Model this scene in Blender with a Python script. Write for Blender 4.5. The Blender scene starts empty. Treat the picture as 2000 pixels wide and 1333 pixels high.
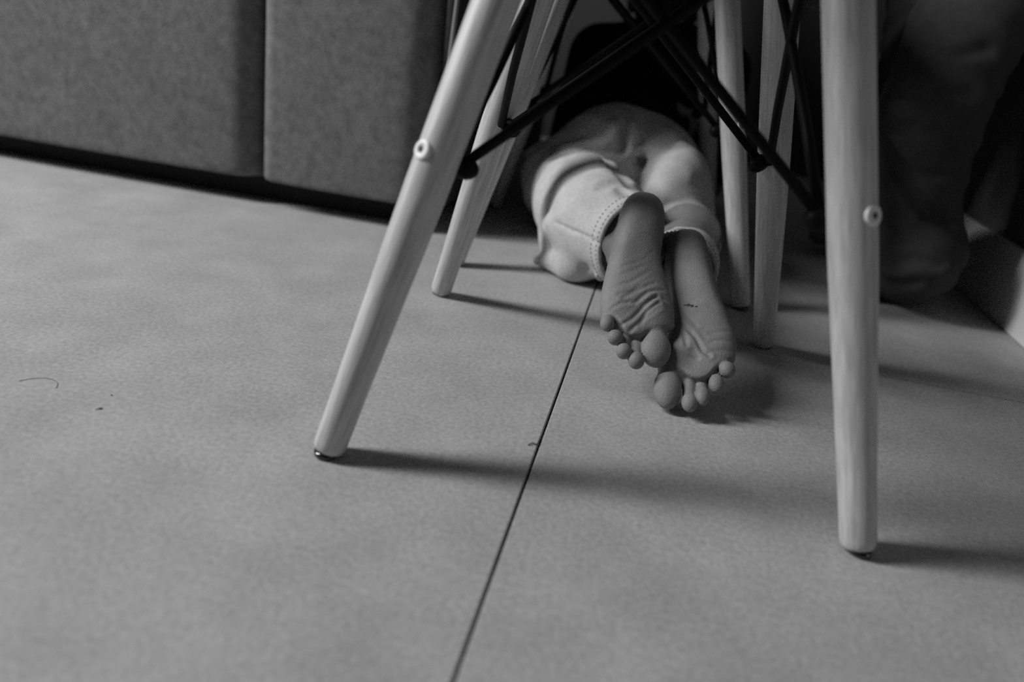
import bpy, bmesh, math, random
import numpy as np
from mathutils import Vector, Matrix, Quaternion
random.seed(7); np.random.seed(7)
C = bpy.context.scene.collection
scene = bpy.context.scene

# ------------------------------------------------------------------ camera
cam_d = bpy.data.cameras.new('camera'); cam = bpy.data.objects.new('camera', cam_d); C.objects.link(cam)
fw = Vector((-0.10161407, 0.91094664, -0.39981345)); rt = Vector((0.97974851, 0.16133708, 0.11858839)); up = rt.cross(fw)
M = Matrix((rt, up, -fw)).transposed().to_4x4(); M.translation = Vector((-0.01452598, -0.6701654, 0.3304271))
cam.matrix_world = M
cam_d.sensor_width = 36.0; cam_d.lens = 36.0 * 1418.51 / 2000.0
cam_d.clip_start = 0.02
cam_d.dof.use_dof = True; cam_d.dof.focus_distance = 0.73; cam_d.dof.aperture_fstop = 2.6
scene.camera = cam
scene.cycles.use_denoising = False            # the photograph is grainy
scene.cycles.sample_clamp_indirect = 1.5
# ------------------------------------------------------------------ world, lights, exposure
world = bpy.data.worlds.new('world'); scene.world = world; world.use_nodes = True
bg = world.node_tree.nodes['Background']; bg.inputs[0].default_value = (0.75, 0.75, 0.75, 1); bg.inputs[1].default_value = 0.3
ROT = -math.radians(3.1)                       # the room is turned a little against the chair
def R2(x, y, z=0.0):
    c, s = math.cos(ROT), math.sin(ROT)
    return Vector((c * x - s * y, s * x + c * y, z))
def area_light(name, loc, target, sx, sy, power):
    d = bpy.data.lights.new(name, 'AREA'); d.shape = 'RECTANGLE'; d.size = sx; d.size_y = sy; d.energy = power
    o = bpy.data.objects.new(name, d); C.objects.link(o); o.location = loc
    o.rotation_euler = (Vector(target) - Vector(loc)).to_track_quat('-Z', 'Y').to_euler()
    return o
WINC = R2(-2.60, -0.32, 2.05)
area_light('window_daylight', WINC, WINC + R2(1, 0.1, -0.5), 0.50, 1.85, 230)
WIN2 = R2(2.66, -1.25, 1.35)
area_light('window_daylight_dim', WIN2, WIN2 + R2(-1, 0.3, -0.4), 0.9, 1.1, 9)
scene.view_settings.view_transform = 'Standard'; scene.view_settings.look = 'None'
scene.view_settings.gamma = 1.0; scene.view_settings.use_curve_mapping = False
scene.view_settings.exposure = -1.13

# ------------------------------------------------------------------ helpers
def obj(name, mesh, mat=None, parent=None):
    o = bpy.data.objects.new(name, mesh); C.objects.link(o)
    if mat and not mesh.materials: mesh.materials.append(mat)
    if parent: o.parent = parent
    return o
def empty(name, loc=(0, 0, 0), rotz=0.0):
    o = bpy.data.objects.new(name, None); C.objects.link(o); o.location = loc; o.rotation_euler = (0, 0, rotz)
    o.empty_display_size = 0.05
    return o
def tag(o, label, cat, group=None):
    o['label'] = label; o['category'] = cat
    if group: o['group'] = group
    return o
def from_bm(name, bm, smooth=False):
    me = bpy.data.meshes.new(name); bm.normal_update(); bm.to_mesh(me); bm.free()
    if smooth: me.polygons.foreach_set('use_smooth', [True] * len(me.polygons))
    return me
def np_mesh(name, V, F, smooth=True):
    me = bpy.data.meshes.new(name); n = len(V); m = len(F); k = F.shape[1]
    me.vertices.add(n); me.vertices.foreach_set('co', np.ascontiguousarray(V, dtype=np.float32).ravel())
    me.loops.add(m * k); me.loops.foreach_set('vertex_index', np.ascontiguousarray(F, dtype=np.int32).ravel())
    me.polygons.add(m); me.polygons.foreach_set('loop_start', np.arange(m, dtype=np.int32) * k)
    me.polygons.foreach_set('use_smooth', np.ones(m, dtype=bool))
    me.update(calc_edges=True); me.validate()
    return me
def box_bm(x0, x1, y0, y1, z0, z1, bevel=0.0, seg=2, tf=None):
    bm = bmesh.new(); bmesh.ops.create_cube(bm, size=1.0)
    for v in bm.verts:
        v.co = Vector((x0 + (v.co.x + .5) * (x1 - x0), y0 + (v.co.y + .5) * (y1 - y0), z0 + (v.co.z + .5) * (z1 - z0)))
    if bevel > 0:
        bmesh.ops.bevel(bm, geom=bm.edges[:], offset=bevel, segments=seg, profile=0.5, affect='EDGES')
    if tf:
        for v in bm.verts: v.co = tf(*v.co)
    return bm
def room_box(name, x0, x1, y0, y1, z0, z1, mat, parent=None, bevel=0.0, seg=2):
    return obj(name, from_bm(name, box_bm(x0, x1, y0, y1, z0, z1, bevel, seg, R2)), mat, parent)
def lathe(name, prof, n=28):
    V = []; F = []
    for r, z in prof:
        for i in range(n):
            a = 2 * math.pi * i / n; V.append((r * math.cos(a), r * math.sin(a), z))
    m = len(prof)
    for j in range(m - 1):
        for i in range(n):
            F.append((j * n + i, j * n + (i + 1) % n, (j + 1) * n + (i + 1) % n, (j + 1) * n + i))
    F.append(tuple(range(n - 1, -1, -1))); F.append(tuple((m - 1) * n + i for i in range(n)))
    me = bpy.data.meshes.new(name); me.from_pydata(V, [], F)
    me.polygons.foreach_set('use_smooth', [True] * (len(F) - 2) + [False] * 2)
    return me
def axis_matrix(a, b):
    """local z runs from a to b, origin at a"""
    a, b = Vector(a), Vector(b); q = (b - a).to_track_quat('Z', 'Y')
    m = q.to_matrix().to_4x4(); m.translation = a
    return m
def tube(name, pts, r, n=10, cap=True):
    pts = [Vector(p) for p in pts]; V = []; F = []
    t0 = (pts[1] - pts[0]).normalized(); ref = Vector((0, 0, 1)) if abs(t0.z) < .9 else Vector((1, 0, 0))
    for k, p in enumerate(pts):
        t = (pts[min(k + 1, len(pts) - 1)] - pts[max(k - 1, 0)]).normalized()
        x = ref.cross(t).normalized(); y = t.cross(x)
        rr = r[k] if isinstance(r, (list, tuple)) else r
        for i in range(n):
            a = 2 * math.pi * i / n; V.append(p + x * (rr * math.cos(a)) + y * (rr * math.sin(a)))
    for k in range(len(pts) - 1):
        for i in range(n):
            F.append((k * n + i, k * n + (i + 1) % n, (k + 1) * n + (i + 1) % n, (k + 1) * n + i))
    if cap:
        F.append(tuple(range(n - 1, -1, -1))); F.append(tuple((len(pts) - 1) * n + i for i in range(n)))
    me = bpy.data.meshes.new(name); me.from_pydata([tuple(v) for v in V], [], F)
    me.polygons.foreach_set('use_smooth', [len(f) == 4 for f in F])
    return me

# --------- implicit surfaces (numpy): smooth unions, then surface nets
def smin(a, b, k):
    h = np.clip(.5 + .5 * (b - a) / k, 0, 1)
    return b + (a - b) * h - k * h * (1 - h)
def smax(a, b, k): return -smin(-a, -b, k)
def cone(P, a, b, ra, rb):
    a = np.asarray(a, np.float32); ab = np.asarray(b, np.float32) - a
    d = P - a; t = np.clip((d @ ab) / float(ab @ ab), 0, 1)
    return np.sqrt(((d - t[..., None] * ab) ** 2).sum(-1)) - (ra + (rb - ra) * t)
def ell(P, c, r):
    q = (P - np.asarray(c, np.float32)) / np.asarray(r, np.float32); k0 = np.sqrt((q * q).sum(-1)) + 1e-6
    k1 = np.sqrt(((q / np.asarray(r, np.float32)) ** 2).sum(-1)) + 1e-6
    return k0 * (k0 - 1) / k1
def poly_dist(P, pts):
    d = None
    for a, b in zip(pts[:-1], pts[1:]):
        e = cone(P, a, b, 0, 0); d = e if d is None else np.minimum(d, e)
    return d
def surface(fn, lo, hi, h):
    lo = np.asarray(lo, np.float32); hi = np.asarray(hi, np.float32)
    n = np.ceil((hi - lo) / h).astype(int) + 1
    ax = [lo[i] + h * np.arange(n[i], dtype=np.float32) for i in range(3)]
    vals = np.empty(n, np.float32)
    step = 24
    for i in range(0, n[0], step):
        X, Y, Z = np.meshgrid(ax[0][i:i + step], ax[1], ax[2], indexing='ij')
        vals[i:i + step] = fn(np.stack([X, Y, Z], -1))
    ins = vals < 0
    c = [ins[dx:n[0] - 1 + dx, dy:n[1] - 1 + dy, dz:n[2] - 1 + dz] for dx in (0, 1) for dy in (0, 1) for dz in (0, 1)]
    s = sum(x.astype(np.int8) for x in c); mixed = (s > 0) & (s < 8)
    cells = np.argwhere(mixed); idx = np.full(mixed.shape, -1, np.int32); idx[mixed] = np.arange(len(cells))
    acc = np.zeros((len(cells), 3), np.float32); cnt = np.zeros(len(cells), np.float32)
    offs = [(dx, dy, dz) for dx in (0, 1) for dy in (0, 1) for dz in (0, 1)]
    for a in offs:
        for k in range(3):
            if a[k] == 0:
                b = list(a); b[k] = 1
                va = vals[tuple((cells + a).T)]; vb = vals[tuple((cells + b).T)]
                m = (va < 0) != (vb < 0); t = np.zeros_like(va); t[m] = va[m] / (va[m] - vb[m])
                p = np.tile(np.asarray(a, np.float32), (len(cells), 1)); p[:, k] += t
                acc[m] += p[m]; cnt[m] += 1
    V = lo + h * (cells + acc / cnt[:, None])
    F = []
    for k in range(3):
        i, j = (k + 1) % 3, (k + 2) % 3
        sl0 = [slice(None)] * 3; sl1 = [slice(None)] * 3
        sl0[k] = slice(0, n[k] - 1); sl1[k] = slice(1, n[k])
        e0 = ins[tuple(sl0)]; e1 = ins[tuple(sl1)]
        ed = np.argwhere(e0 != e1)
        ok = (ed[:, i] > 0) & (ed[:, j] > 0) & (ed[:, i] < n[i] - 1) & (ed[:, j] < n[j] - 1); ed = ed[ok]
        flip = e0[tuple(ed.T)]
        def cell(di, dj):
            q = ed.copy(); q[:, i] += di; q[:, j] += dj; return idx[tuple(q.T)]
        q = np.stack([cell(-1, -1), cell(0, -1), cell(0, 0), cell(-1, 0)], 1)
        q[~flip] = q[~flip][:, ::-1]
        F.append(q)
    F = np.concatenate(F); F = F[(F >= 0).all(1)]
    return V, F

# --------- materials (the photograph is black and white: greys only)
def grey(name, v, rough=0.6, noise=0.0, scale=20.0, stretch=(1, 1, 1), bump=0.0, bscale=None, metallic=0.0, coords='Object', spec=0.5, detail=6.0, noise2=0.0, scale2=3.0):
    m = bpy.data.materials.new(name); m.use_nodes = True; nt = m.node_tree; b = nt.nodes['Principled BSDF']
    b.inputs['Base Color'].default_value = (v, v, v, 1); b.inputs['Roughness'].default_value = rough
    b.inputs['Metallic'].default_value = metallic; b.inputs['Specular IOR Level'].default_value = spec
    if noise or bump or noise2:
        tc = nt.nodes.new('ShaderNodeTexCoord'); mp = nt.nodes.new('ShaderNodeMapping'); mp.inputs['Scale'].default_value = stretch
        nt.links.new(tc.outputs[coords], mp.inputs['Vector'])
        def nz(sc, det):
            t = nt.nodes.new('ShaderNodeTexNoise'); t.inputs['Scale'].default_value = sc; t.inputs['Detail'].default_value = det
            t.inputs['Roughness'].default_value = 0.62
            nt.links.new(mp.outputs['Vector'], t.inputs['Vector']); return t
        last = None
        for amp, sc in ((noise, scale), (noise2, scale2)):
            if not amp: continue
            t = nz(sc, detail); mr = nt.nodes.new('ShaderNodeMapRange')
            mr.inputs['From Min'].default_value = 0.25; mr.inputs['From Max'].default_value = 0.75
            mr.inputs['To Min'].default_value = 1 - amp; mr.inputs['To Max'].default_value = 1 + amp
            nt.links.new(t.outputs['Fac'], mr.inputs['Value'])
            if last is None: last = mr.outputs['Result']
            else:
                mu = nt.nodes.new('ShaderNodeMath'); mu.operation = 'MULTIPLY'
                nt.links.new(last, mu.inputs[0]); nt.links.new(mr.outputs['Result'], mu.inputs[1]); last = mu.outputs[0]
        if last is not None:
            mu = nt.nodes.new('ShaderNodeMath'); mu.operation = 'MULTIPLY'; mu.inputs[1].default_value = v; nt.links.new(last, mu.inputs[0])
            cb = nt.nodes.new('ShaderNodeCombineColor')
            for i in range(3): nt.links.new(mu.outputs[0], cb.inputs[i])
            nt.links.new(cb.outputs[0], b.inputs['Base Color'])
        if bump:
            t = nz(bscale or scale, 4.0); bp = nt.nodes.new('ShaderNodeBump'); bp.inputs['Strength'].default_value = bump
            bp.inputs['Distance'].default_value = 0.002
            nt.links.new(t.outputs['Fac'], bp.inputs['Height']); nt.links.new(bp.outputs['Normal'], b.inputs['Normal'])
    return m
m_tile = grey('floor_tile_stone', 0.42, 0.5, noise=0.26, scale=240, noise2=0.17, scale2=11, bump=0.15, bscale=420, spec=0.35, detail=8)
m_grout = grey('floor_grout', 0.035, 0.9)
m_wall = grey('wall_paint', 0.045, 0.8, noise=0.02, scale=30)
m_wall_pale = grey('wall_paint_pale', 0.14, 0.8, noise=0.02, scale=30)
m_white = grey('baseboard_paint', 0.72, 0.45, noise=0.02, scale=20)
m_ceiling = grey('ceiling_paint', 0.08, 0.9)
m_felt = grey('sofa_felt', 0.18, 0.95, noise=0.30, scale=70, noise2=0.10, scale2=14, bump=0.5, bscale=600, spec=0.1, detail=5)
m_felt_shade = grey('sofa_felt_shaded', 0.05, 0.95, noise=0.2, scale=120, bump=0.3, bscale=600, spec=0.1)  # darker copy of the felt: shade of the sofa end put into colour
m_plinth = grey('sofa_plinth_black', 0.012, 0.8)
m_piping = grey('sofa_piping', 0.25, 0.8)
m_wood = grey('beech_wood', 0.55, 0.42, noise=0.16, scale=90, stretch=(1, 1, 0.07), noise2=0.24, scale2=360, bump=0.06, bscale=300, spec=0.4)
m_black = grey('black_metal', 0.006, 0.5, spec=0.08)
m_shell = grey('black_shell_plastic', 0.015, 0.5)
m_chrome = grey('pale_steel', 0.85, 0.4, metallic=0.0)
m_hex = grey('screw_socket', 0.03, 0.7)
m_glide = grey('dark_glide', 0.02, 0.12, spec=0.9)
m_glide_pale = grey('clear_glide', 0.6, 0.25)
m_skin = grey('skin', 0.225, 0.5, noise=0.14, scale=70, noise2=0.10, scale2=500, bump=0.4, bscale=600, spec=0.35)
m_jeans = grey('pale_denim', 0.54, 0.9, noise=0.14, scale=45, noise2=0.24, scale2=420, bump=0.35, bscale=900, spec=0.1)
m_stitch = grey('dark_stitching', 0.10, 0.9)
m_shirt = grey('black_shirt_cloth', 0.012, 0.95, bump=0.2, bscale=500, spec=0.05)
m_hair = grey('dark_hair', 0.015, 0.6)
m_dark_denim = grey('dark_denim', 0.055, 0.9, noise=0.15, scale=40, noise2=0.15, scale2=500, bump=0.3, bscale=800, spec=0.1)
m_lint = grey('dark_lint', 0.06, 0.9)
m_lint_pale = grey('brown_hair', 0.20, 0.9)
m_scab = grey('dark_scab', 0.02, 0.6)

# ------------------------------------------------------------------ the setting
XW, YB, XL, YF, ZC = 0.563, 1.75, -2.57, -3.2, 3.15
XR, YC = 2.7, -0.22
def structure(o): o['kind'] = 'structure'; return o
floor = structure(room_box('floor', XL - .1, XR + .1, YF - .1, YB + .15, -0.06, -0.0045, m_grout))
G = 0.0011
tx = [-3.633, -2.433, -1.233, -0.033, 1.167, 2.367, 3.567]
for i in range(len(tx) - 1):
    off = 0.57 if i % 2 == 0 else 0.19
    ys = [off + 1.2 * k for k in range(-4, 3)]
    for y0, y1 in zip(ys[:-1], ys[1:]):
        a0, a1 = max(tx[i] + G, XL - .03), min(tx[i + 1] - G, XR); b0, b1 = max(y0 + G, YF), min(y1 - G, YB if tx[i] < XW else YC + .11)
        if b1 - b0 < .02: continue
        if tx[i] < XW < tx[i + 1] and b1 > YC: a1 = XW + .01 if b0 > YC - .7 else a1
        room_box('tile', a0, a1, b0, b1, -0.012, 0.0, m_tile, floor, bevel=0.0008, seg=1)
structure(room_box('wall_right', XW + .012, XW + .13, YC, YB, 0, ZC, m_wall_pale))
structure(room_box('baseboard_right', XW, XW + .0115, YC, YB, 0, 0.113, m_white, bevel=0.003))
structure(room_box('wall_back', XL - .16, XW + .13, YB + .001, YB + .12, 0, ZC, m_wall))
structure(room_box('wall_front', XL - .16, XR + .12, YF - .12, YF - .001, 0, ZC, m_wall))
wy0, wy1, wz0, wz1 = -0.76, 0.04, 1.05, 3.05
wl = structure(empty('wall_left'))
bm = bmesh.new()
for (a0, a1, c0, c1) in ((YF, wy0, 0, ZC), (wy1, YB, 0, ZC), (wy0, wy1, 0, wz0), (wy0, wy1, wz1, ZC)):
    b2 = box_bm(XL - .16, XL - .04, a0, a1, c0, c1, 0, 1, R2); me = bpy.data.meshes.new('t'); b2.to_mesh(me); b2.free(); bm.from_mesh(me); bpy.data.meshes.remove(me)
obj('wall_panel', from_bm('wall_panel', bm), m_wall, wl)
structure(room_box('wall_side', XW + .13, XR + .12, YC + .12, YC + .24, 0, ZC, m_wall))
w2y0, w2y1, w2z0, w2z1 = -1.75, -0.75, 0.75, 1.95
wr = structure(empty('wall_end'))
bm = bmesh.new()
for (a0, a1, c0, c1) in ((YF, w2y0, 0, ZC), (w2y1, YC + .12, 0, ZC), (w2y0, w2y1, 0, w2z0), (w2y0, w2y1, w2z1, ZC)):
    b2 = box_bm(XR, XR + .12, a0, a1, c0, c1, 0, 1, R2); me = bpy.data.meshes.new('t'); b2.to_mesh(me); b2.free(); bm.from_mesh(me); bpy.data.meshes.remove(me)
obj('wall_panel', from_bm('wall_panel', bm), m_wall, wr)
win2 = structure(empty('window_2'))
for (a0, a1, c0, c1) in ((w2y0, w2y0 + .05, w2z0, w2z1), (w2y1 - .05, w2y1, w2z0, w2z1), (w2y0, w2y1, w2z0, w2z0 + .05), (w2y0, w2y1, w2z1 - .05, w2z1)):
    room_box('window_frame', XR + .03, XR + .08, a0, a1, c0, c1, m_white, win2)
win = structure(empty('window_1'))
for (a0, a1, c0, c1) in ((wy0, wy0 + .05, wz0, wz1), (wy1 - .05, wy1, wz0, wz1), (wy0, wy1, wz0, wz0 + .05), (wy0, wy1, wz1 - .05, wz1)):
    room_box('window_frame', XL - .13, XL - .08, a0, a1, c0, c1, m_white, win)
structure(room_box('ceiling', XL - .16, XR + .12, YF, YB, ZC, ZC + .1, m_ceiling))

# ------------------------------------------------------------------ sofa
SY = 0.425
sofa = empty('sofa', R2(-0.85, 0.9, 0))
tag(sofa, 'grey felt sofa with tall upright panels standing left of the chairs', 'sofa')
inv = Matrix.Translation(-R2(-0.85, 0.9, 0))
def sofa_part(name, bm, mat, smooth=True, parent=None):
    for v in bm.verts: v.co = inv @ R2(*v.co)
    return obj(name, from_bm(name, bm, smooth), mat, parent or sofa)
def cushion(x0, x1, y0, y1, z0, z1, r, rr, bulge, lean=0.0):
    """upholstered slab: rounded upright edges, tight lower edge, faintly bulged face"""
    bm = bmesh.new(); prof = []
    ym = y1; xs = []
    for k in range(9):
        a = math.pi / 2 * k / 8; xs.append((x0 + r - r * math.cos(a), y0 + r - r * math.sin(a)))
    nx = 12
    for k in range(1, nx): xs.append((x0 + r + (x1 - x0 - r - rr) * k / nx, y0))
    for k in range(9):
        a = math.pi / 2 * k / 8; xs.append((x1 - rr + rr * math.sin(a), y0 + rr - rr * math.cos(a)))
    xs.append((x1, y1)); xs.insert(0, (x0, y1))
    zs = [z0, z0 + .002, z0 + .007] + list(np.linspace(z0 + .02, z1 - .03, 12)) + [z1 - .012, z1 - .004, z1]
    ins = [.003, .001, 0] + [0] * 12 + [.004, .011, .022]
    rows = []; xc, yc = (x0 + x1) / 2, (y0 + y1) / 2
    for z, q in zip(zs, ins):
        row = []
        for x, y in xs:
            u = (x - xc) / (x1 - x0) * 2; xx = x - q * np.sign(u) * min(1, abs(u) * 1.2) ; yy = y + q * (1 if y < yc else -1)
            if y < y0 + .01: yy -= bulge * max(0, 1 - u * u) ** .7
            yy += lean * (z - z0); row.append(bm.verts.new((xx, yy, z)))
        rows.append(row)
    m = len(xs)
    for a, b in zip(rows[:-1], rows[1:]):
        for i in range(m): bm.faces.new((a[i], a[(i + 1) % m], b[(i + 1) % m], b[i]))
    bm.faces.new(rows[0][::-1]); bm.faces.new(rows[-1])
    return bm
for (x0, x1, ra, rb) in ((-1.95, -1.268, .02, .04), (-1.265, -0.622, .018, .05), (-0.619, -0.328, .028, .055)):
    sofa_part('upholstered_panel', cushion(x0, x1, SY, SY + .16, 0.043, 0.98, ra, rb, 0.005, 0.06), m_felt)  # unseen upper part made taller to shade what lies behind the sofa
sofa_part('side_panel', box_bm(-0.3275, -0.311, SY + .03, 1.38, 0.036, 0.98, 0.006, 2), m_felt_shade)
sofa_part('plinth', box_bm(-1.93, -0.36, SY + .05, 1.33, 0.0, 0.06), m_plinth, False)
sofa_part('seat_body', box_bm(-1.95, -0.335, SY + .17, 1.38, 0.045, 0.42, .03, 3), m_felt)
pp = [R2(-0.322 + .03 * t, SY + .012 + .03 * t, 0.05 + .72 * t) for t in np.linspace(0, 1, 10)]
obj('piping', tube('piping', [inv @ p for p in pp], 0.0032, 8), m_piping, sofa)

# ------------------------------------------------------------------ chairs
LEG_TOP = 0.425
def leg_profile(L):
    return [(0.0098, 0.004), (0.0118, 0.005), (0.0128, 0.0075), (0.0131, 0.012), (0.0136, 0.06), (0.0149, 0.13), (0.0161, 0.19), (0.0166, 0.225), (0.0167, L - .004), (0.0158, L)]
P_CH = dict(a=0.2068, b=0.1975, k=0.5634, Hb=0.2347)
def shell_mesh():
    prof = [(0.232, 0.467, .185, .0), (0.222, 0.481, .200, .004), (0.17, 0.479, .218, .018), (0.08, 0.471, .228, .034), (-0.02, 0.467, .230, .048), (-0.11, 0.472, .228, .06),
            (-0.175, 0.492, .225, .07), (-0.215, 0.537, .222, .06), (-0.243, 0.612, .218, .045), (-0.262, 0.692, .208, .035), (-0.277, 0.772, .188, .025), (-0.287, 0.837, .15, .015), (-0.291, 0.862, .10, .006)]
    n = 17; V = []; F = []
    for k, (y, z, w, c) in enumerate(prof):
        back = min(1, max(0, (k - 5) / 3.0))
        for i in range(n):
            t = -1 + 2 * i / (n - 1); rise = c * abs(t) ** 2.6
            V.append((w * t, y + rise * back, z + rise * (1 - back)))
    for k in range(len(prof) - 1):
        for i in range(n - 1): F.append((k * n + i, k * n + i + 1, (k + 1) * n + i + 1, (k + 1) * n + i))
    me = bpy.data.meshes.new('seat_shell'); me.from_pydata(V, [], F); me.polygons.foreach_set('use_smooth', [True] * len(F))
    return me
meshes = {}
def chair(loc, rotz, label):
    root = empty('chair', loc, rotz); tag(root, label, 'chair', 'wooden legged shell chairs')
    a, b, k, Hb = P_CH['a'], P_CH['b'], P_CH['k'], P_CH['Hb']
    feet = {(sx, sy): Vector((sx * a, sy * b, 0)) for sx in (-1, 1) for sy in (-1, 1)}
    def axis(f, z): return Vector((f.x * (1 + (k - 1) * z / .36), f.y * (1 + (k - 1) * z / .36), z))
    if not meshes:
        L = (axis(feet[(1, 1)], LEG_TOP) - feet[(1, 1)]).length
        meshes['leg'] = lathe('leg', leg_profile(L)); meshes['leg'].materials.append(m_wood)
        meshes['glide'] = lathe('glide', [(0.0085, 0), (0.0098, .0012), (0.0098, .0045), (.006, .005)], 20); meshes['glide'].materials.append(m_glide)
        meshes['glide_nail'] = lathe('glide_nail', [(0.0012, -.001), (0.0022, 0), (0.0022, .0012), (.001, .002)], 10); meshes['glide_nail'].materials.append(m_glide_pale)
        meshes['screw'] = lathe('screw', [(0.0015, -.003), (0.0075, -.003), (0.0075, .0012), (0.0068, .0017), (0.0024, .0018), (.0021, .0003)], 28); meshes['screw'].materials.append(m_chrome)
        meshes['socket'] = lathe('screw_socket', [(0.0023, .0004), (0.0023, .0021)], 6); meshes['socket'].materials.append(m_hex)
        meshes['nut'] = lathe('cap_nut', [(0.0075, -.004), (.0075, .004), (0.0088, .0045), (.0088, .0115), (.0080, .013), (0.007, .0155), (.005, .0182), (.002, .0195)], 20); meshes['nut'].materials.append(m_black)
        meshes['washer'] = lathe('washer', [(0.0098, .0), (0.0098, .002)], 20); meshes['washer'].materials.append(m_chrome)
        meshes['shell'] = shell_mesh(); meshes['shell'].materials.append(m_shell)
        meshes['collar'] = lathe('collar', [(.0172, 0), (.0178, .002), (.0178, .026), (.0172, .028)], 24); meshes['collar'].materials.append(m_black)
    inner = {}; tops = {}
    for key, f in feet.items():
        leg = obj('leg', meshes['leg'], None, root); lm = axis_matrix(f, axis(f, LEG_TOP)); leg.matrix_local = lm
        g = obj('glide', meshes['glide'], None, leg); g.matrix_local = lm.to_3x3().to_4x4().inverted()
        bp_ = axis(f, Hb)
        out = Vector((key[0] * .60, key[1] * .80, 0)).normalized()
        legax = (axis(f, .3) - f).normalized(); out = (out - legax * out.dot(legax)).normalized()
        linv = lm.inverted()
        s = obj('screw', meshes['screw'], None, leg); sm = linv @ axis_matrix(bp_ + out * .0160, bp_ + out * .03); s.matrix_local = sm
        so = obj('screw_socket', meshes['socket'], None, leg); so.matrix_local = sm
        inn = Vector((-key[0] * .75, -key[1] * .66, 0)).normalized(); inn = (inn - legax * inn.dot(legax)).normalized()
        nn = obj('cap_nut', meshes['nut'], None, leg); nn.matrix_local = linv @ axis_matrix(bp_ + inn * .0165, bp_ + inn * .03)
        inner[key] = bp_ + inn * .024 + Vector((0, 0, .003))
        t = axis(f, LEG_TOP - .012); tops[key] = t + Vector((-key[0] * .016, -key[1] * .016, .004))
        co = obj('collar', meshes['collar'], None, leg); co.matrix_local = Matrix.Translation((0, 0, (axis(f, LEG_TOP) - f).length - .022))
    ring = [(-1, -1), (1, -1), (1, 1), (-1, 1)]
    for i in range(4):
        for p, q in ((ring[i], ring[(i + 1) % 4]), (ring[(i + 1) % 4], ring[i])):
            A, B = inner[p].copy(), tops[q].copy()
            if p[0] == q[0]:                                   # rods along the sides hug the outside of the legs
                if p != (1, -1): A += Vector((p[0] * .010, p[1] * -.005, 0))
                if q == (-1, 1): B += Vector((q[0] * .012, 0, 0))
            mid = (A + B) / 2; n_ = Vector((mid.x, mid.y, 0)).normalized()
            s_ = .0022 if p == ring[i] else -.0022          # the two rods of a pair pass each other
            obj('cross_rod', tube('cross_rod', ([inner[p] - Vector((0, 0, .002))] if (A - inner[p]).length > .004 else []) + [A, A.lerp(B, .3) + n_ * s_, A.lerp(B, .7) + n_ * s_, B], 0.0042, 10), m_black, root)
    for i in range(4):
        A, B = tops[ring[i]], tops[ring[(i + 1) % 4]]
        obj('top_rail', tube('top_rail', [A + Vector((0, 0, .008)), B + Vector((0, 0, .008))], .005, 8), m_black, root)
    for sx in (-1, 1):
        A, B = tops[(sx, -1)], tops[(-sx, 1)]
        obj('seat_mount', tube('seat_mount', [A + Vector((0, 0, .012)), (A + B) / 2 + Vector((0, 0, .016 + .004 * (sx > 0))), B + Vector((0, 0, .012))], .006, 8), m_black, root)
    sh = obj('seat_shell', meshes['shell'], None, root); md = sh.modifiers.new('thick', 'SOLIDIFY'); md.thickness = .006; md.offset = 1
    return root
chair((0, 0, 0), 0.0245, 'chair nearest the camera, round wooden legs and black cross rods around the bare feet')
chair((-0.0235, 0.522, 0), math.pi + 0.035, 'chair behind the nearer one, its wooden legs on either side of the pale jeans')

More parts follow.
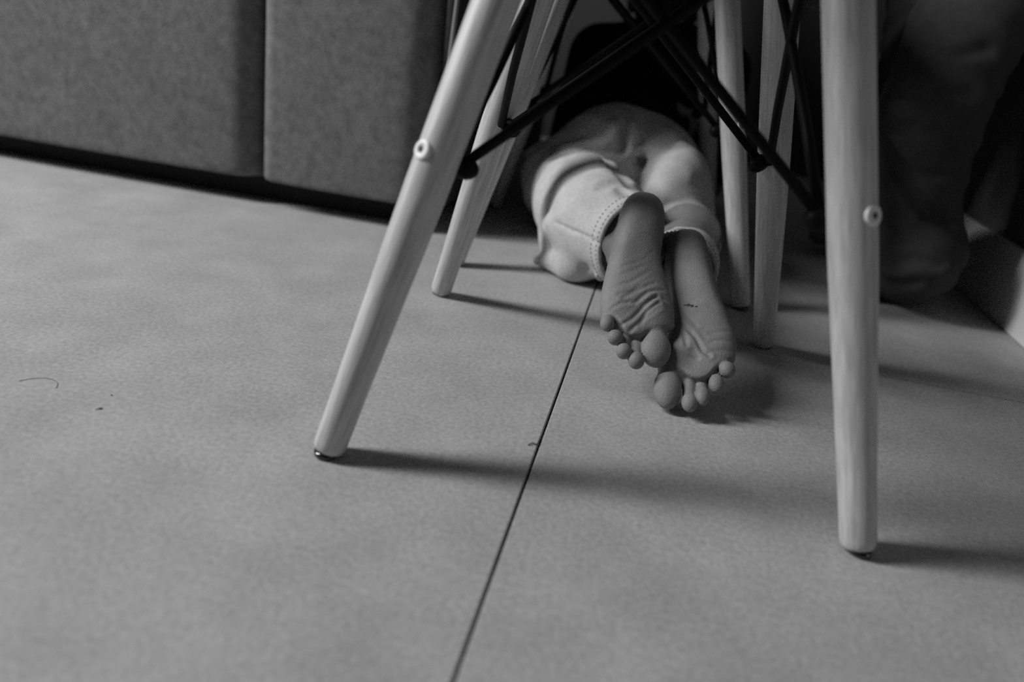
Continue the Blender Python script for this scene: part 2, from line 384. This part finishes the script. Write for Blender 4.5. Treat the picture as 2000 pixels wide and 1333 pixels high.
# ------------------------------------------------------------------ the child lying under the chairs
FEET = {
 'left': dict(P0=(.038, -.0136, .040), U=(-.0809, .7641, .64), V=(.9944, .1053, 0), N=(.0674, -.6365, .7684), side=1, uh=227,
   lat=[(227, 2.2), (218.9, -11.4), (209.5, -20.2), (189.7, -23.8), (172.4, -27), (150.4, -29), (136.5, -32.1), (118.4, -34.9), (98.7, -37.5), (84.6, -39.3), (71.5, -39.5), (60.1, -38.8), (43.1, -36.1), (20, -35)],
   med=[(227, 2.2), (225.9, 13.4), (215.3, 23.5), (205.2, 27.4), (181.2, 27.0), (163, 24.9), (145.7, 22.8), (127.7, 24.7), (115.9, 28.3), (98.8, 32.5), (80.1, 36.7), (64.4, 38.1), (51.2, 37.8), (20, 35)],
   ball=[(59, -41), (55.6, -36.3), (50, -26), (42.8, -18.9), (35, -13.8), (32, -5.4), (34, 2.7), (40.7, 9.6), (45.3, 20.9), (48.7, 32.2), (51, 41)],
   toes=[(24.1, 18.7, 15.3, 19.6), (7.1, -1.1, 8.1, 9.2), (15.3, -13.9, 7.8, 8.5), (29.4, -23.3, 7.9, 8.3), (44.4, -32.2, 7.4, 9.4)], bases=[17, 1, -10, -20, -30],
   cre=[([(74, -18.4), (89.2, 1), (99.3, 14)], 1.0), ([(69.8, -6.1), (85.8, 7), (92.9, 24.8)], 1.3), ([(68.6, 1.8), (79.4, 13), (80.1, 29.9)], 1.1), ([(77.5, -23.4), (82.5, -10.9), (91.9, -1.8)], .8),
        ([(43.5, -17.5), (50.9, -8.4), (65, 2), (82.4, 16.6)], 1.6), ([(37, -9.5), (49.3, .5), (61.4, 6.3), (73.5, 18.5)], 1.5), ([(61.4, -29.3), (67.8, -19.2), (70.6, -8.8)], .9), ([(44, .3), (54.8, 6), (69, 20.2)], .9),
        ([(55.6, -36), (50, -26), (43, -19)], 1.5), ([(115, -20), (124, 0), (143, 13)], .6), ([(86, -31), (95, -11), (113, 8)], .7), ([(100, -30), (108, -12), (122, 4)], .5)]),
 'right': dict(P0=(.091, -.0349, .0145), U=(-.0772, .8166, .572), V=(.9833, -.0325, .179), N=(-.1647, -.5762, .8005), side=-1, uh=239,
   med=[(241, -.1), (234.3, -12.6), (227.6, -20), (214.8, -24.5), (200.7, -23.6), (170.4, -18.8), (135.9, -16.3), (102.9, -18), (74.3, -25), (55.6, -30), (20, -31)],
   lat=[(241, -.1), (237, 14.1), (227.1, 19), (212.9, 23.8), (194.6, 27.3), (174.7, 29.6), (152.6, 32.9), (135.1, 37.2), (122.7, 41.5), (105.3, 45), (90.9, 48.6), (81.7, 48.8), (64, 47.1), (20, 42)],
   ball=[(47, -40), (48.5, -32.3), (48.9, -21.3), (41.7, -6.3), (34.5, 3.5), (33, 11.3), (35.5, 18.6), (42.7, 24.5), (49.9, 30), (57.9, 43.4), (62, 52)],
   toes=[(24.4, -19.5, 13.9, 22.1), (8.3, 1.5, 7.9, 10.1), (15.5, 13.7, 7.1, 10.7), (29.6, 26.9, 7.4, 10.5), (46, 37.7, 7.9, 8.8)], bases=[-15, 2, 12.5, 24, 35],
   cre=[([(101.5, -6.4), (92.1, -1.3), (82.3, 6.8), (65.4, 14.1), (59, 20.9)], 2.4), ([(120.8, -9.1), (108, 1.3), (95.4, 8.9)], .9), ([(64.1, -12.4), (58.4, -1.4), (55.7, 9.6)], 1.4),
        ([(86.3, 21.4), (89.7, 34), (93, 45.1)], .7), ([(75.9, 22.7), (78.6, 34.7), (78.9, 45.6)], .8), ([(114.3, -12.7), (95.2, -6.4), (70.5, -1.3)], 1.5), ([(63, 20), (66, 32), (68, 43)], .7), ([(124.8, -6), (123.6, 6)], .5)]),
}
def foot_frame(q): return [np.asarray(q[k], np.float32) for k in ('P0', 'U', 'V', 'N')]
def foot_local(q, w):
    P0, U, V, N = foot_frame(q); d = np.asarray(w, np.float32) - P0
    return np.array([d @ U, d @ V, d @ N], np.float32) * 1000
def smooth_outline(pts, us, sig=5.0):
    pts = sorted(pts); u0 = np.array([p[0] for p in pts]); v0 = np.array([p[1] for p in pts])
    out = np.zeros_like(us); wsum = 0
    for o in np.linspace(-2, 2, 9):
        w = math.exp(-o * o / 2); out += w * np.interp(us + o * sig, u0, v0); wsum += w
    return (out / wsum).astype(np.float32)
def foot_fn(q, shin):
    left = q['lat'] if q['side'] == 1 else q['med']; right = q['med'] if q['side'] == 1 else q['lat']
    us = np.arange(-20, 260, 1.0); UH = q['uh'] - 34
    lc = [p for p in left if p[0] <= UH + 12]; rc = [p for p in right if p[0] <= UH + 12]
    L_ = smooth_outline(lc, us); R_ = smooth_outline(rc, us)
    bv = np.array(sorted((p[1], p[0]) for p in q['ball'])); vs = np.arange(-60, 70, 1.0)
    B_ = smooth_outline([tuple(x) for x in bv], vs, 1.5)
    Tu = np.array([0, 30, 70, 110, 150, 190, 215, 245]); Tt = np.array([18, 22, 30, 42, 54, 60, 58, 52])
    med = 1 if q['side'] == 1 else -1                       # medial direction along v
    ank = (UH - 24, float(np.interp(UH - 24, us, (L_ + R_) / 2)), -58)
    sh = [foot_local(q, s) for s in shin]
    def fn(P):
        u, v, n = P[..., 0], P[..., 1], P[..., 2]
        vl = np.interp(u, us, L_); vr = np.interp(u, us, R_); c = (vl + vr) / 2; w = (vr - vl) / 2
        T = np.interp(u, Tu, Tt)
        s = med * (v - c) / w                               # -1 lateral .. 1 medial
        rel = -9.0 * np.exp(-((u - 138) / 34) ** 2) * np.clip(.45 + .75 * s, 0, 1.2) - 2.0 * np.exp(-((u - 130) / 40) ** 2)
        rel = rel + 2.6 * np.exp(-((u - 66) / 16) ** 2 - ((s - .55) / .4) ** 2) + 1.6 * np.exp(-((u - 74) / 18) ** 2 - ((s + .6) / .35) ** 2)
        rel = rel - 1.8 * np.exp(-((u - 60) / 12) ** 2 - ((s - .05) / .22) ** 2)
        for line, amp in q['cre']:
            d = poly_dist(np.stack([u, v, np.zeros_like(u)], -1), [(a, b, 0) for a, b in line])
            rel = rel - .8 * amp * np.exp(-(d / 1.7) ** 2) + .35 * amp * np.exp(-((d - 3.8) / 2.0) ** 2)
        up_ = np.clip(1 + n / 14.0, 0, 1)
        b = (n - rel * up_ + T / 2) / (T / 2)
        a = (v - c) / w; e = np.clip((u - UH) / (q['uh'] - UH), 0, None)
        pw = 2.5
        f = (np.abs(a) ** pw + np.abs(b) ** pw + e ** 2.2) ** (1 / pw)
        d = (f - 1) * np.minimum(w, T / 2)
        ub = np.interp(v, vs, B_)
        d = smax(d, (ub - u) * .95, 5.0)
        leg = cone(P, ank, sh[0], 31, 29); leg = smin(leg, cone(P, sh[0], sh[1], 29, 40), 10)
        if med > 0: leg = smin(leg, ell(P, (ank[0] + 4, ank[1] - med * 29, ank[2] + 6), (11, 8, 11)), 6)
        leg = smin(leg, ell(P, (ank[0] + 4, ank[1] + med * 29, ank[2] + 2), (11, 8, 11)), 6)
        d = smin(d, leg, 14)
        toes = None
        for i, (tu, tv, rv, ru) in enumerate(q['toes']):
            big = i == 0
            rn = rv * (.80 if big else .90); cn = 3.0 - rn + (1.0 if big else 0)
            pad = ell(P, (tu, tv, cn), (ru, rv, rn))
            bu = float(np.interp(q['bases'][i], vs, B_)) + 16
            nk = cone(P, (tu + (2 if big else 1), tv, cn - (3.5 if big else 4.5)), (bu, q['bases'][i], -17), rv * (.84 if big else .78), rv * (.9 if big else 1.0))
            t = smin(pad, nk, 2.5)
            toes = t if toes is None else smin(toes, t, .6)
        d = smin(d, ell(P, (42, med * 9.5, -13), (13, 9, 8)), 5)      # web beside the big toe
        d = smin(d, toes, 1.8)
        if q['side'] == -1: pass
        return d
    return fn
SHIN = {'left': ((.030, .262, .085), (-.03, .385, .080)), 'right': ((.080, .235, .090), (.10, .37, .080))}
KNEE = {'left': (-.095, .64, .065), 'right': (.085, .63, .065)}
bodyV = []; bodyF = []; base = 0
for side, q in FEET.items():
    V, F = surface(foot_fn(q, SHIN[side]), (-8, -52, -110), (330, 68, 18), 1.5)
    P0, U, Vv, N = foot_frame(q); Wd = P0 + (V[:, :1] * U + V[:, 1:2] * Vv + V[:, 2:3] * N) / 1000
    bodyV.append(Wd); bodyF.append(F + base); base += len(Wd)
def hand_parts(P, wrist, fwd, side, palm_n):
    w = np.asarray(wrist, float); f = np.asarray(fwd, float); f /= np.linalg.norm(f); n = np.asarray(palm_n, float); s = np.cross(n, f) * side
    d = ell((P - (w + f * .045)) @ np.stack([f, s, n], 1).astype(np.float32), (0, 0, 0), (.045, .036, .016))
    for k, (o, L) in enumerate(((-.027, .055), (-.009, .066), (.009, .062), (.026, .047))):
        a = w + f * .075 + s * o; m_ = a + f * L * .55 + n * .004; e = a + f * L - n * .008
        d = smin(d, np.minimum(cone(P, a, m_, .0085, .008), cone(P, m_, e, .008, .007)), .004)
    a = w + f * .025 - s * .03; e = a + f * .035 - s * .03
    return smin(d, cone(P, a, e, .011, .009), .006)
def child_fn(P):
    d = None
    for side in ('left', 'right'):
        a, b = SHIN[side]; k = KNEE[side]; hip = (-.04, .65, .13) if side == 'left' else (.05, .65, .13)
        l = smin(cone(P, a, b, .030, .042), cone(P, b, k, .042, .045), .02); l = smin(l, cone(P, k, hip, .05, .075), .02)
        d = l if d is None else smin(d, l, .03)
    d = smin(d, ell(P, (.0, .68, .135), (.085, .08, .08)), .03)
    d = smin(d, ell(P, (-.005, .76, .16), (.082, .11, .072)), .04); d = smin(d, ell(P, (.03, .86, .21), (.105, .12, .075)), .05); d = smin(d, ell(P, (.03, .97, .275), (.13, .09, .078)), .05)
    d = smin(d, cone(P, (.03, 1.0, .31), (.03, 1.07, .375), .042, .04), .02)
    h = ell(P, (.03, 1.12, .425), (.072, .098, .090)); h = smin(h, ell(P, (.03, 1.165, .375), (.05, .055, .055)), .03)
    h = smin(h, cone(P, (.03, 1.215, .415), (.03, 1.228, .392), .010, .013), .012)
    for s in (-1, 1):
        h = smin(h, ell(P, (.03 + s * .076, 1.11, .405), (.012, .018, .028)), .006)
        h = smax(h, -ell(P, (.03 + s * .028, 1.213, .425), (.014, .010, .010)), .008)
        h = np.minimum(h, ell(P, (.03 + s * .028, 1.200, .425), (.0115, .0115, .0115)))
    h = smax(h, -ell(P, (.03, 1.215, .357), (.022, .010, .0035)), .003)
    d = smin(d, h, .02)
    for s in (-1, 1):
        sh = (.03 + s * .13, .99, .275); el = (.03 + s * .16, 1.04, .045); wr = (.03 + s * .08, 1.23, .035)
        d = smin(d, cone(P, sh, el, .042, .034), .03); d = smin(d, cone(P, el, wr, .034, .024), .01)
        d = smin(d, hand_parts(P, wr, (-s * .5, .85, -.05), -s, (0, 0, 1)), .01)
    return smax(d, .004 - P[..., 2], .004)
V, F = surface(child_fn, (-.22, .24, -.01), (.28, 1.42, .54), .0066)
bodyV.append(V); bodyF.append(F + base)
child = np_mesh('person', np.concatenate(bodyV), np.concatenate(bodyF)); child.materials.append(m_skin)
person = obj('person', child)
tag(person, 'barefoot person in pale jeans crouched away under the chairs, bare soles to the camera', 'person')
# the small dark mark on the right sole
q = FEET['right']; P0, U, Vv, N = foot_frame(q)
fn_r = foot_fn(q, SHIN['right'])
def sole_point(u, v, lift=.3):
    ns = np.linspace(14, -26, 161, dtype=np.float32); pts = np.stack([np.full_like(ns, u), np.full_like(ns, v), ns], -1)[None]
    d = fn_r(pts)[0]; i = int(np.argmax(d < 0)); n = ns[i] + lift
    return Vector(P0 + (u * U + v * Vv + n * N) / 1000)
bm = bmesh.new()
for (u, v, r1, r2) in ((124.5, .5, 2.9, 2.0), (123.0, 4.6, 2.2, 1.9), (124.8, -2.6, 1.9, 1.3), (121.6, 8.6, 1.8, 1.3)):
    c = bm.verts.new(sole_point(u, v, .55)); ring_ = []
    for k in range(10):
        a = 2 * math.pi * k / 10; j = random.uniform(.8, 1.15); ring_.append(bm.verts.new(sole_point(u + r2 * j * math.sin(a), v + r1 * j * math.cos(a), .12)))
    for k in range(10): bm.faces.new((c, ring_[k], ring_[(k + 1) % 10]))
obj('scab', from_bm('scab', bm, True), m_scab, person)

# jeans
HEM = {'left': (np.array((.027, .283, .078)), np.array((.58, -.80, .10)), .060), 'right': (np.array((.0735, .162, .087)), np.array((.06, -.99, .16)), .047)}
JL = {'left': [((.027, .283, .078), .0585), ((-.022, .36, .082), .070), ((-.050, .44, .084), .076), ((-.10, .64, .08), .074)],
      'right': [((.0735, .162, .087), .0465), ((.086, .27, .068), .046), ((.098, .42, .064), .052), ((.088, .63, .075), .062)]}
FOLDS = [  # polyline, amplitude (+ ridge, - groove), sigma
  ([(-.113, .516, .144), (-.085, .506, .156), (-.060, .510, .159), (-.031, .452, .162), (-.003, .36, .154), (.007, .336, .149)], -.013, .010),
  ([(-.108, .555, .151), (-.076, .558, .161), (-.043, .557, .168), (-.031, .561, .174), (-.029, .57, .188), (-.029, .579, .197)], .012, .009),
  ([(-.015, .581, .195), (-.011, .565, .171), (.003, .431, .146)], -.022, .012),
  ([(-.006, .591, .199), (.001, .583, .187), (-.002, .568, .169), (.002, .565, .158), (.018, .579, .160), (.035, .583, .162), (.043, .575, .158)], .016, .008),
  ([(.043, .574, .155), (.042, .572, .135), (.033, .581, .118), (.021, .582, .109)], .012, .010), ([(.014, .571, .148), (.028, .581, .145)], -.016, .011),
  ([(.015, .346, .147), (.038, .375, .140), (.062, .385, .134), (.079, .335, .132), (.092, .307, .132)], -.011, .010),
  ([(.058, .562, .149), (.087, .482, .147), (.109, .427, .154)], .009, .010), ([(.08, .568, .184), (.108, .554, .161)], .009, .010),
  ([(-.031, .317, .144), (-.013, .328, .150), (0, .306, .142)], -.006, .009),
  ([(-.013, .285, .085), (-.035, .30, .03)], -.008, .006), ([(-.02, .285, .05), (-.05, .33, .045)], -.006, .010), ([(-.04, .305, .075), (-.045, .33, .13)], -.004, .010),
  ([(-.02, .27, .03), (-.01, .29, .012)], .006, .007), ([(-.075, .345, .02), (-.09, .37, .08)], -.006, .010), ([(-.055, .34, .125), (-.08, .36, .09), (-.088, .36, .05)], .004, .010)]
def folds_at(P):
    f = 0
    for pts, amp, sg in FOLDS: f = f + amp * np.exp(-(poly_dist(P, pts) / sg) ** 2)
    wob = .0016 * np.sin(P[..., 0] * 95 + 2.1 * np.sin(P[..., 1] * 40)) * np.sin(P[..., 1] * 70 + P[..., 2] * 60 + 1.3)
    return f + wob * np.clip((P[..., 1] - .30) / .08, 0, 1)
def jeans_fn(P):
    d = None; fo = folds_at(P); hollows = []
    for side in ('left', 'right'):
        J = JL[side]; t = None
        for (a, ra), (b, rb) in zip(J[:-1], J[1:]):
            e = cone(P, a, b, ra, rb)
            if a == J[0][0]:                               # the first cone runs on past the hem, the plane cuts it
                hc, hn, hr = HEM[side]; e = np.minimum(e, cone(P, a, tuple(hc + hn * .04), ra, ra * .97))
            t = e if t is None else smin(t, e, .02)
        if side == 'left':
            t = smin(t, cone(P, (-.052, .335, .022), (-.078, .40, .03), .026, .034), .02)
            t = smin(t, cone(P, (-.045, .345, .075), (-.094, .352, .068), .03, .012), .02)
            t = smin(t, cone(P, (-.06, .345, .022), (-.108, .372, .010), .024, .008), .012)
        t = t - fo
        t = smax(t, .0015 - P[..., 2], .006)
        hc, hn, hr = HEM[side]
        al = (P - hc.astype(np.float32)) @ hn.astype(np.float32)
        band = .0014 / (1 + np.exp(np.clip(-(al + .019) / .0012, -40, 40)))       # the turned-up hem is thicker
        groove = -.0010 * np.exp(-((al + .020) / .0022) ** 2)
        seam = P[..., 2] - hc[2] - (.006 if side == 'left' else 0); seam = -.0034 * np.exp(-(seam / .0022) ** 2) * (al > -.10)
        outer = smax(t - band - groove - seam, al, .002)
        outer = np.maximum(outer, -np.maximum(t + .0045 + .16 * np.clip(-al, 0, 1), -(al + .05)))
        th = cone(P, J[-1][0], (-.040, .635, .135) if side == 'left' else (.052, .635, .135), .08 if side == 'left' else .060, .085 if side == 'left' else .070) - fo
        outer = smin(outer, th, .018)
        d = outer if d is None else smin(d, outer, .006)
    d = smin(d, ell(P, (.0, .69, .14), (.094, .085, .09)), .03)
    d = smin(d, ell(P, (.088, .54, .105), (.052, .085, .078)) - folds_at(P) * .6, .03)
    d = np.maximum(d, P[..., 1] - .76)
    return smax(d, .0015 - P[..., 2], .003)
V, F = surface(jeans_fn, (-.235, .15, -.006), (.26, .78, .27), .0028)
jm = np_mesh('jeans', V, F); jeans = obj('jeans', jm, m_jeans, person)
# stitching along the hem: two rows of dashes lying on the cloth
def hem_stitches(side, n, span, rows):
    hc, hn, hr = HEM[side]; a = Vector(hn).normalized(); x = a.cross(Vector((0, 0, 1))).normalized(); y = x.cross(a)
    bm = bmesh.new()
    for row in rows:
        for k in range(n):
            ph = span[0] + (span[1] - span[0]) * k / n
            ends = []
            for dph in (0, .55 * (span[1] - span[0]) / n):
                dr = x * math.cos(ph + dph) + y * math.sin(ph + dph); o = Vector(hc) + a * row
                rr = np.linspace(.080, .03, 130, dtype=np.float32); pts = np.array([o + dr * float(r_) for r_ in rr], np.float32)[None]
                dd = jeans_fn(pts)[0]; i = int(np.argmax(dd < 0))
                if i == 0 or rr[i] < hr * .88 or rr[i] > hr * 1.10: continue
                ends.append(o + dr * (float(rr[i]) + .0003))
            if len(ends) < 2 or (ends[0] - ends[1]).length > .006: continue
            me = tube('t', [ends[0], (ends[0] + ends[1]) / 2 + dr * .0004, ends[1]], .0005, 5); bm.from_mesh(me); bpy.data.meshes.remove(me)
    o = obj('hem_stitching', from_bm('hem_stitching', bm), m_stitch, person); o['kind'] = 'stuff'
hem_stitches('left', 64, (0, 2 * math.pi), (-.005, -.0165))
hem_stitches('right', 64, (0, 2 * math.pi), (-.0165,))
# dark shirt and hair of the child
def shirt_fn(P):
    d = smin(ell(P, (-.005, .76, .165), (.094, .12, .092)), ell(P, (.02, .87, .217), (.11, .12, .09)), .05); d = smin(d, ell(P, (.03, .97, .28), (.143, .10, .092)), .05)
    d = smin(d, ell(P, (-.004, .70, .155), (.096, .08, .088)), .03)
    d = smin(d, ell(P, (-.05, .86, .20), (.10, .14, .095)), .04); d = smin(d, ell(P, (.10, .92, .26), (.10, .12, .10)), .04)
    for s in (-1, 1): d = smin(d, cone(P, (.03 + s * .13, .985, .285), (.03 + s * .158, 1.03, .09), .062, .05), .03)
    d = smax(d, -(cone(P, (.03, 1.0, .31), (.03, 1.12, .42), .05, .05)), .005); d = d - .004 * np.sin(P[..., 1] * 55 + P[..., 0] * 30)
    d = np.maximum(d, .645 - P[..., 1] + .15 * (P[..., 2] - .2))
    return smax(d, .004 - P[..., 2], .004)
V, F = surface(shirt_fn, (-.22, .56, -.01), (.28, 1.15, .42), .007)
obj('shirt', np_mesh('shirt', V, F), m_shirt, person)
def hair_fn(P):
    d = ell(P, (.03, 1.11, .435), (.083, .106, .099)); d = d - .0025 * np.sin(P[..., 0] * 260 + 3 * np.sin(P[..., 1] * 30))
    d = np.maximum(d, (P[..., 1] - 1.175) * .8 + (.42 - P[..., 2]) * .6)
    return np.maximum(d, .36 - P[..., 2])
V, F = surface(hair_fn, (-.07, .98, .33), (.13, 1.24, .55), .006)
obj('hair', np_mesh('hair', V, F), m_hair, person)

# ------------------------------------------------------------------ the second person, folded leg in dark trousers beside the right wall
def p2_body(P):
    d = None
    hips = ((.485, .66, .51), (.485, .83, .50)); kn = ((.405, .485, .27), (.47, .73, .34)); an = ((.455, .50, .075), (.49, .80, .06))
    for h_, k_, a_ in zip(hips, kn, an):
        l = smin(cone(P, h_, k_, .075, .052), cone(P, k_, a_, .05, .034), .02); l = smin(l, cone(P, a_, (a_[0] - .10, a_[1] - .02, .03), .034, .022), .015)
        d = l if d is None else smin(d, l, .03)
    d = smin(d, ell(P, (.47, .75, .52), (.095, .14, .11)), .03); d = smin(d, ell(P, (.465, .75, .70), (.085, .13, .16)), .05); d = smin(d, ell(P, (.462, .75, .82), (.08, .155, .07)), .04)
    d = smin(d, cone(P, (.46, .75, .86), (.45, .75, .95), .043, .04), .02)
    h = ell(P, (.44, .75, 1.035), (.092, .074, .105)); h = smin(h, ell(P, (.405, .75, .975), (.055, .052, .055)), .03); h = smin(h, cone(P, (.352, .75, 1.03), (.338, .75, 1.005), .009, .013), .012)
    for s in (-1, 1):
        h = smin(h, ell(P, (.45, .75 + s * .078, 1.02), (.018, .012, .028)), .006); h = smax(h, -ell(P, (.352, .75 + s * .028, 1.035), (.010, .014, .010)), .008)
        h = np.minimum(h, ell(P, (.364, .75 + s * .028, 1.035), (.0115, .0115, .0115)))
        sh = (.455, .75 + s * .15, .82); el = (.43, .75 + s * .19, .62); wr = (.34, .75 + s * .12, .52)
        d = smin(d, cone(P, sh, el, .042, .034), .03); d = smin(d, cone(P, el, wr, .034, .024), .01); d = smin(d, hand_parts(P, wr, (-.5, -s * .3, -.7), s, (-.8, 0, .57)), .01)
    h = smax(h, -ell(P, (.352, .75, .965), (.010, .022, .0035)), .003)
    return smin(d, h, .02)
V, F = surface(p2_body, (.20, .40, -.002), (.575, 1.02, 1.16), .0075)
def p2_tf(V): return V
person2 = obj('person', np_mesh('person_sitting', V, F), m_skin)
tag(person2, 'second person in dark trousers, knee drawn up beside the right wall behind the chair leg', 'person')
TFOLDS = [
  ([(.351, .456, .23), (.364, .451, .215), (.388, .432, .182), (.415, .427, .161), (.465, .437, .147)], -.024, .011), ([(.352, .465, .222), (.362, .455, .203), (.386, .439, .169), (.413, .432, .149)], .012, .008),
  ([(.347, .447, .262), (.377, .419, .266), (.433, .419, .257)], -.010, .008), ([(.348, .454, .306), (.385, .424, .306), (.428, .428, .318)], -.010, .009),
  ([(.394, .429, .074), (.417, .408, .092), (.455, .397, .093)], -.009, .008), ([(.399, .431, .058), (.428, .404, .077), (.46, .398, .079)], .008, .007),
  ([(.405, .431, .039), (.433, .402, .057)], -.009, .008), ([(.367, .483, .36), (.399, .458, .358), (.442, .464, .373)], -.010, .009),
  ([(.366, .451, .204), (.401, .427, .202), (.443, .427, .219)], -.009, .009)]
def trousers_fn(P):
    d = smin(cone(P, (.495, .66, .54), (.405, .485, .275), .095, .068), cone(P, (.405, .485, .275), (.425, .485, .17), .068, .060), .02)
    d = smin(d, ell(P, (.448, .530, .083), (.077, .135, .086)), .03)  # low bulge stretched backwards to block light reaching the baseboard
    d = smin(d, smin(cone(P, (.49, .84, .52), (.47, .73, .34), .10, .075), cone(P, (.47, .73, .34), (.49, .80, .08), .075, .07), .02), .02)
    d = smin(d, ell(P, (.49, .75, .54), (.095, .16, .12)), .03)
    for pts, amp, sg in TFOLDS:
        d = d - amp * np.exp(-(poly_dist(P, pts) / sg) ** 2)
    d = d - .0025 * np.sin(P[..., 2] * 130 + 4 * P[..., 0] * 10) * np.sin(P[..., 1] * 60)
    d = np.maximum(d, P[..., 2] - .60)
    return smax(d, .0025 - P[..., 2], .004)
V, F = surface(trousers_fn, (.28, .37, -.004), (.595, 1.0, .62), .0058)
obj('trousers', np_mesh('trousers', V, F), m_dark_denim, person2)
def shirt2_fn(P):
    d = smin(ell(P, (.465, .75, .70), (.098, .145, .18)), ell(P, (.462, .75, .82), (.092, .168, .078)), .04); d = smin(d, ell(P, (.473, .75, .57), (.104, .155, .10)), .03)
    for s in (-1, 1): d = smin(d, cone(P, (.455, .75 + s * .15, .82), (.435, .75 + s * .185, .66), .054, .048), .02)
    return np.maximum(smax(d, -cone(P, (.46, .75, .87), (.45, .75, 1.0), .05, .05), .005), .50 - P[..., 2])
V, F = surface(shirt2_fn, (.30, .48, .48), (.578, 1.02, .94), .009)
obj('shirt', np_mesh('shirt', V, F), m_shirt, person2)
def hair2_fn(P):
    d = ell(P, (.452, .75, 1.045), (.10, .084, .112)); d = d - .0025 * np.sin(P[..., 1] * 260)
    return np.maximum(d, np.maximum((1.06 - P[..., 2]) * .6 + (.40 - P[..., 0]) * .8, .95 - P[..., 2]))
V, F = surface(hair2_fn, (.33, .64, .94), (.575, .86, 1.18), .007)
obj('hair', np_mesh('hair', V, F), m_hair, person2)

# ------------------------------------------------------------------ small things on the floor
def curve_thing(name, pts, r, mat, label, cat):
    P = [Vector(p) for p in pts]; Q = []
    for i in range(len(P) - 1):
        a, b, c, d = P[max(i - 1, 0)], P[i], P[i + 1], P[min(i + 2, len(P) - 1)]
        for k in range(6):
            t = k / 6; Q.append(.5 * ((2 * b) + (c - a) * t + (2 * a - 5 * b + 4 * c - d) * t * t + (3 * b - a - 3 * c + d) * t ** 3))
    Q.append(P[-1])
    return tag(obj(name, tube(name, Q, r, 6), mat), label, cat)
curve_thing('stray_hair', [(-.486, -.1842, .0003), (-.4804, -.1777, .0004), (-.4702, -.1724, .0004), (-.4605, -.1736, .0004), (-.4548, -.178, .0004), (-.4515, -.1840, .0003)], .00022, m_lint_pale, 'thin curved hair lying on the floor tile at the left edge of the picture', 'hair')
curve_thing('floor_crumb', [(-.4005, -.2036, .0005), (-.3985, -.2019, .0008), (-.3968, -.2002, .0007)], [.0003] * 6 + [.00055] * 6 + [.0005], m_lint, 'tiny dark splinter lying on the open floor tile at far left', 'crumb')
cr = bmesh.new(); bmesh.ops.create_icosphere(cr, subdivisions=1, radius=.0008)
for v in cr.verts: v.co = Vector((v.co.x * random.uniform(.7, 1.3), v.co.y, v.co.z * .6)) + Vector((-.404, -.1786, .0005))
tag(obj('floor_crumb', from_bm('floor_crumb', cr), m_lint), 'dark dot-like speck just above the splinter on the left floor tile', 'crumb')
curve_thing('floor_crumb', [(-.0490, -.1325, .0006), (-.0455, -.1285, .0012), (-.0420, -.1290, .0010), (-.0405, -.1190, .0008)], [.0005] * 18 + [.0004], m_lint, 'dark wisp of lint caught on the tile joint beside the front left chair leg', 'lint')
